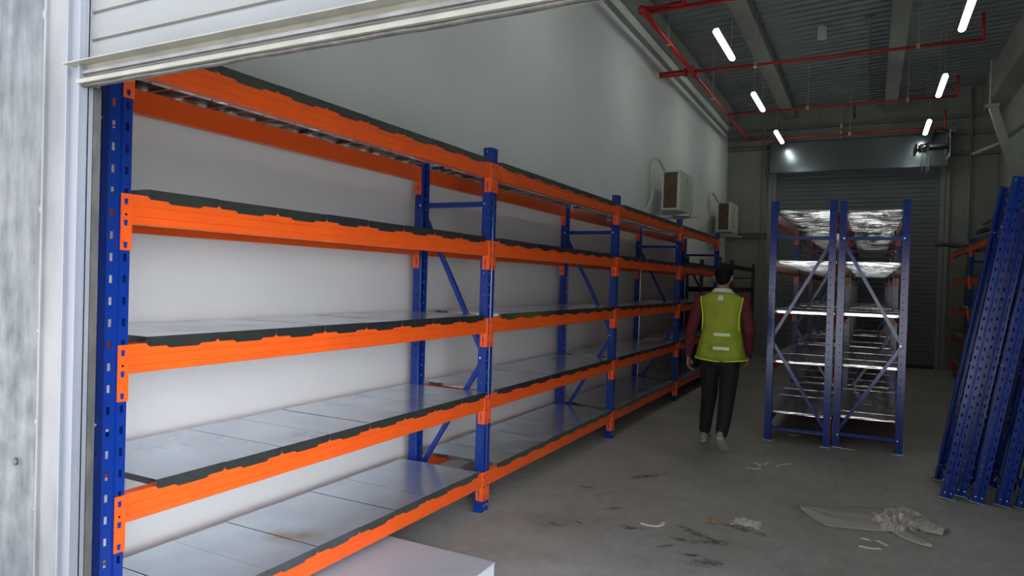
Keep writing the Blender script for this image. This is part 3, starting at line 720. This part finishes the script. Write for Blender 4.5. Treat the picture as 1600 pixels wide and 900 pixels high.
strip([(0, 4.785), (.05, 4.775)], 'short pale strip lying just behind the longest one')
strip([(-.19, 7.38), (-.08, 7.36)], 'pale strip on the floor between the centre rack feet')
strip([(-.72, 7.75), (-.62, 7.72), (-.60, 7.8)], 'pale strip under the left row of the centre block')
o = MB().loft([(-.90, 4.58, .008), (-.865, 4.585, .012), (-.83, 4.58, .008)], [(.018, .006), (.026, .009), (.014, .005)], 8).build('card_scrap', M['tan']); tag(o, 'small tan scrap on the floor by the scuff marks', 'scrap')
# crumpled clear wrap
def crumple(name, c, rx, ry, h, seed, label, mt='film'):
    r = random.Random(seed); n, m = 18, 14; vs = []
    for i in range(n):
        for j in range(m):
            a = i/(n-1)*2-1; e = j/(m-1)*2-1
            f = max(0, 1-(a*a+e*e)*.5)
            vs.append((c[0]+a*rx*(1+.1*math.sin(j*1.3)), c[1]+e*ry*(1+.15*math.sin(i*.9)), .004+h*f*r.uniform(.2, 1)))
    fs = [(i*m+j, (i+1)*m+j, (i+1)*m+j+1, i*m+j+1) for i in range(n-1) for j in range(m-1)]
    o = MB().add(vs, fs).build(name, M[mt]); s = o.modifiers.new('sheet', 'SOLIDIFY'); s.thickness = .0008; tag(o, label, 'plastic'); return o
crumple('plastic_wrap', (-.66, 4.66), .09, .07, .035, 3, 'small crumpled clear plastic wrap on the floor, left of the long film')
# long film
ps = thing('plastic_sheet', 'long translucent plastic film lying on the floor with a crumpled knot', 'plastic sheet', (0, 5.0, 0))
def film(pts_a, pts_b, seed, h, name, nn=40, mm=14):
    r = random.Random(seed); vs = []
    def ev(pl, t):
        k = t*(len(pl)-1); i = min(int(k), len(pl)-2); f = k-i; return (pl[i][0]*(1-f)+pl[i+1][0]*f, pl[i][1]*(1-f)+pl[i+1][1]*f)
    for i in range(nn):
        t = i/(nn-1); a = ev(pts_a, t); b_ = ev(pts_b, t)
        for j in range(mm):
            s = j/(mm-1); z = .005+h*(abs(math.sin(s*9+t*3+seed))*.6+abs(math.sin(s*17-t*7))*.3+r.random()*.25)*math.sin(math.pi*min(max(s, .04), .96))
            vs.append((a[0]*(1-s)+b_[0]*s, a[1]*(1-s)+b_[1]*s-5.0, z))
    fs = [(i*mm+j, (i+1)*mm+j, (i+1)*mm+j+1, i*mm+j+1) for i in range(nn-1) for j in range(mm-1)]
    o = MB().add(vs, fs).build(name, M['film'], ps, True); s_ = o.modifiers.new('sheet', 'SOLIDIFY'); s_.thickness = .0006
film([(-.385, 5.17), (-.27, 4.97), (-.2, 4.90), (-.05, 4.93), (.05, 4.96), (.14, 4.99)], [(-.385, 5.20), (-.26, 5.30), (-.13, 5.37), (.02, 5.47), (.15, 5.52), (.26, 5.55)], 1, .028, 'film_sheet')
film([(.16, 5.02), (.22, 4.92), (.32, 4.84), (.38, 4.83)], [(.24, 5.16), (.32, 5.05), (.37, 4.95), (.39, 4.86)], 5, .022, 'film_end', 18, 8)
film([(.28, 5.22), (.36, 5.12), (.45, 5.10)], [(.36, 5.42), (.45, 5.36), (.51, 5.22)], 8, .05, 'film_end', 18, 8)
mb = MB(); r = random.Random(4)
for (cx, cy, rx, ry, hh) in ((.19, 5.20, .13, .13, .09), (.25, 5.40, .12, .11, .06), (.18, 5.06, .07, .07, .06)):
    n, m = 16, 14; vs = []
    for i in range(n):
        for j in range(m):
            a = i/(n-1)*2-1; e = j/(m-1)*2-1; f = max(0, 1-(a*a+e*e)*.6)
            vs.append((cx+a*rx*(1+.15*math.sin(j*2.1)), cy+e*ry*(1+.2*math.sin(i*1.9))-5, .004+hh*f*r.uniform(.15, 1)))
    mb.add(vs, [(i*m+j, (i+1)*m+j, (i+1)*m+j+1, i*m+j+1) for i in range(n-1) for j in range(m-1)])
o = mb.build('crumpled_knot', M['film'], ps); s_ = o.modifiers.new('sheet', 'SOLIDIFY'); s_.thickness = .0008

# ------------------------------------------------------------------ the person
pe = thing('person', 'person in a lime safety vest, crimson sleeves and black trousers walking away down the aisle', 'person', (-1.22, 6.62, 0))
def remesh(o, vox=.008, smooth=4):
    m = o.modifiers.new('skin', 'REMESH'); m.mode = 'VOXEL'; m.voxel_size = vox; m.use_smooth_shade = True
    s = o.modifiers.new('soft', 'SMOOTH'); s.factor = .5; s.iterations = smooth; return o
LSH, LEL, LWR = (-.185, 0, 1.415), (-.275, -.01, 1.13), (-.305, .03, .875)
RSH, REL, RWR = (.185, 0, 1.415), (.258, -.04, 1.13), (.222, .13, .91)
LH, LK, LA_ = (-.095, .0, .92), (-.115, .12, .50), (-.175, .25, .10)
RH, RK, RA_ = (.085, 0, .92), (.072, -.02, .50), (.060, -.175, .155)
body = MB()
body.loft([(0, 0, .84), (0, 0, .95), (0, 0, 1.10), (0, 0, 1.28), (0, 0, 1.40), (0, .0, 1.455), (0, .0, 1.48)], [(.15, .09), (.165, .10), (.14, .09), (.165, .10), (.17, .09), (.11, .07), (.06, .06)], 20)
body.loft([(0, -.005, 1.44), (0, .005, 1.50), (0, .02, 1.57)], [(.062, .06), (.056, .056), (.055, .058)], 16)
body.ball((0, .03, 1.625), (.077, .095, .105), 24, 16)
body.ball((0, .055, 1.575), (.060, .070, .065), 16, 10)           # jaw
body.ball((0, .128, 1.605), (.014, .02, .022), 10, 8)              # nose
body.ball((0, .118, 1.565), (.026, .012, .009), 10, 6)             # mouth
for s in (-1, 1):
    body.loft([(s*.074, .018, 1.64), (s*.088, .004, 1.625), (s*.080, .014, 1.59)], [(.008, .012), (.012, .022), (.007, .012)], 10, side=(1, 0, 0), round_caps=True)
def limb(mb, pts, rad, n=14): mb.loft(pts, rad, n, round_caps=True)
limb(body, [LSH, LEL, LWR], [.050, .038, .026]); limb(body, [RSH, REL, RWR], [.050, .038, .026])
limb(body, [LH, LK, LA_], [.082, .052, .036]); limb(body, [RH, RK, RA_], [.082, .052, .036])
def hand(mb, wr, d, pal, thumb):
    """wr wrist, d direction of fingers, pal palm-side normal (finger curl), thumb sideways direction"""
    wr, d, pal, thumb = Vector(wr), Vector(d).normalized(), Vector(pal).normalized(), Vector(thumb).normalized()
    pe_ = wr+d*.095
    mb.loft([wr, wr+d*.03, wr+d*.07, pe_], [(.026, .019), (.033, .016), (.040, .015), (.037, .013)], 12, side=thumb, round_caps=True)
    for k, (off, ln) in enumerate(((.029, .072), (.010, .080), (-.009, .074), (-.027, .058))):
        b0 = wr+d*.085+thumb*off
        p1 = b0+d*ln*.42+pal*ln*.10; p2 = p1+d*ln*.30+pal*ln*.30; p3 = p2+d*ln*.10+pal*ln*.26
        mb.loft([b0, p1, p2, p3], [.0090, .0086, .0078, .0066], 8, round_caps=True)
    t0 = wr+d*.035+thumb*.028; t1 = t0+d*.035+thumb*.022+pal*.010; t2 = t1+d*.032+thumb*.004+pal*.012
    mb.loft([t0, t1, t2], [.0135, .0105, .0085], 8, round_caps=True)
hand(body, LWR, (-.02, .10, -1), (.9, -.1, -.1), (.15, 1, .1))
hand(body, RWR, (-.1, .25, -1), (-.9, 0, -.1), (-.15, 1, .1))
remesh(body.build('body', M['skin'], pe), .0055, 3)
hair = MB(); hair.ball((0, .018, 1.652), (.083, .100, .088), 28, 18); hair.ball((0, -.028, 1.605), (.066, .052, .060), 20, 12)
o = remesh(hair.build('hair', M['hair'], pe), .006, 3)
sh = MB()
sh.loft([(0, 0, .90), (0, 0, 1.05), (0, 0, 1.25), (0, 0, 1.38), (0, 0, 1.44), (0, 0, 1.475)], [(.165, .11), (.155, .105), (.175, .11), (.185, .10), (.15, .085), (.075, .07)], 20)
limb(sh, [LSH, tuple(Vector(LSH)*.5+Vector(LEL)*.5), LEL, tuple(Vector(LEL)*.5+Vector(LWR)*.5), LWR], [.064, .060, .052, .047, .036])
limb(sh, [RSH, tuple(Vector(RSH)*.5+Vector(REL)*.5), REL, tuple(Vector(REL)*.5+Vector(RWR)*.5), RWR], [.064, .060, .052, .047, .036])
remesh(sh.build('shirt', M['shirt'], pe), .008, 3)
co = MB().loft([(0, -.004, 1.455), (0, -.002, 1.485), (0, .0, 1.515)], [(.128, .090), (.098, .080), (.076, .070)], 24).build('collar', M['collar'], pe, True)
tr = MB()
tr.loft([(0, 0, .80), (0, 0, .88), (0, 0, .97), (0, 0, 1.03)], [(.155, .115), (.172, .12), (.165, .115), (.15, .105)], 20)
limb(tr, [LH, (-.108, .06, .70), LK, (-.150, .19, .30), (-.172, .245, .13)], [.100, .088, .074, .064, .056])
limb(tr, [RH, (.082, -.01, .70), RK, (.068, -.10, .32), (.062, -.165, .20)], [.100, .088, .074, .066, .056])
remesh(tr.build('trousers', M['trousers'], pe), .009, 4)
ve = MB()
vz = [(.845, .235, .150), (.90, .222, .148), (1.00, .198, .140), (1.12, .180, .132), (1.24, .176, .130), (1.34, .186, .128), (1.41, .200, .118), (1.455, .196, .100), (1.482, .150, .085)]
n = 40; vs = []
for k, (z, rx, ry) in enumerate(vz):
    for i in range(n):
        a = 2*math.pi*i/n; cs, sn = math.cos(a), math.sin(a)
        ex = .72; X = math.copysign(abs(cs)**ex, cs)*rx; Y = math.copysign(abs(sn)**ex, sn)*ry
        fold = .006*math.sin(a*9+z*3)*(1 if z < 1.3 else .4)
        zz = z+(.02*abs(cs) if k == 0 else 0)-(.028*cs*cs if k >= 7 else 0)
        vs.append((X*(1+fold*2)+.004, Y*(1+fold*4), zz))
fs = [(k*n+i, k*n+(i+1) % n, (k+1)*n+(i+1) % n, (k+1)*n+i) for k in range(len(vz)-1) for i in range(n)]
ve.add(vs, fs)
o = ve.build('safety_vest', M['vest'], pe, True); s_ = o.modifiers.new('sheet', 'SOLIDIFY'); s_.thickness = .003
vest = o
def on_vest(x, z, out=.004):
    """point on the back of the vest"""
    for k in range(len(vz)-1):
        if vz[k][0] <= z <= vz[k+1][0]:
            t = (z-vz[k][0])/(vz[k+1][0]-vz[k][0]); rx = vz[k][1]*(1-t)+vz[k+1][1]*t; ry = vz[k][2]*(1-t)+vz[k+1][2]*t; break
    cs = min(abs(x-.004)/rx, .999)**(1/.72); sn = math.sqrt(max(0, 1-cs*cs))
    return (x, -(sn**.72)*ry-out, z)
# trim: hem and the two armhole edges
pts = [vs[i] for i in range(n)]+[vs[0]]
MB().tube(pts, .006, 8).build('hem_trim', M['vest_trim'], vest, True)
for s in (-1, 1):
    pts = [on_vest(s*x+.004, z, .003) for x, z in ((.186, 1.438), (.188, 1.41), (.176, 1.34), (.164, 1.27), (.162, 1.20), (.168, 1.13))]
    MB().tube(pts, .006, 8).build('armhole_trim', M['vest_trim'], vest, True)
def patch(x0, x1, z0, z1, name, mt, out):
    mb = MB(); nx = 8; a = [on_vest(x0+(x1-x0)*i/nx, z0, out) for i in range(nx+1)]; b = [on_vest(x0+(x1-x0)*i/nx, z1, out) for i in range(nx+1)]
    back = [(p[0], p[1]+.003, p[2]) for p in a+b]
    m = nx+1
    mb.add(a+b+back, [(i, i+1, m+i+1, m+i) for i in range(nx)]+[(2*m+i, 3*m+i, 3*m+i+1, 2*m+i+1) for i in range(nx)]+[(i, 2*m+i, 2*m+i+1, i+1) for i in range(nx)]+[(m+i, m+i+1, 3*m+i+1, 3*m+i) for i in range(nx)])
    return mb.build(name, M[mt], vest)
patch(-.045, .100, 1.078, 1.106, 'reflective_strip', 'reflective', .008)
patch(-.045, .100, .952, .980, 'reflective_strip', 'reflective', .010)
patch(-.018, .028, 1.405, 1.452, 'white_tag', 'collar', .010)
def shoe(toe, heel, up, label):
    toe, heel = Vector(toe), Vector(heel); d = (toe-heel); ln = d.length; d.normalize(); side = Vector((1, 0, 0)); u = side.cross(d).normalized()
    if u.z < 0: u = -u
    s = MB()
    P = lambda a, h: heel+d*a+u*h
    s.loft([P(0, .045), P(.05, .05), P(.12, .045), P(.20, .035), P(ln-.02, .028)], [(.032, .036), (.037, .040), (.040, .036), (.046, .026), (.034, .016)], 16, side=(1, 0, 0), round_caps=True)
    s.loft([P(.03, .05), P(.035, .095)], [(.036, .042), (.034, .040)], 14, side=(1, 0, 0))
    o = remesh(s.build('shoe', M['shoe'], pe), .006, 2)
    sol = [P(-.012, 0), P(.05, 0), P(.12, 0), P(.20, 0), P(ln-.0, 0)]; wd = [.026, .036, .034, .046, .030]
    q = MB(); vsx = []
    for p, w_ in zip(sol, wd): vsx += [p+side*w_, p-side*w_, p-side*w_+u*.022, p+side*w_+u*.022]
    fsx = [(0, 1, 2, 3), (16, 19, 18, 17)]
    for i in range(4):
        for k in range(4): a = i*4+k; b2 = i*4+(k+1) % 4; fsx.append((a, a+4, b2+4, b2))
    q.add(vsx, fsx); bevel(q.build('sole', M['sole'], o), .006)
shoe((-.185, .47, .002), (-.175, .20, .012), None, '')
shoe((.075, -.015, .002), (.055, -.235, .150), None, '')
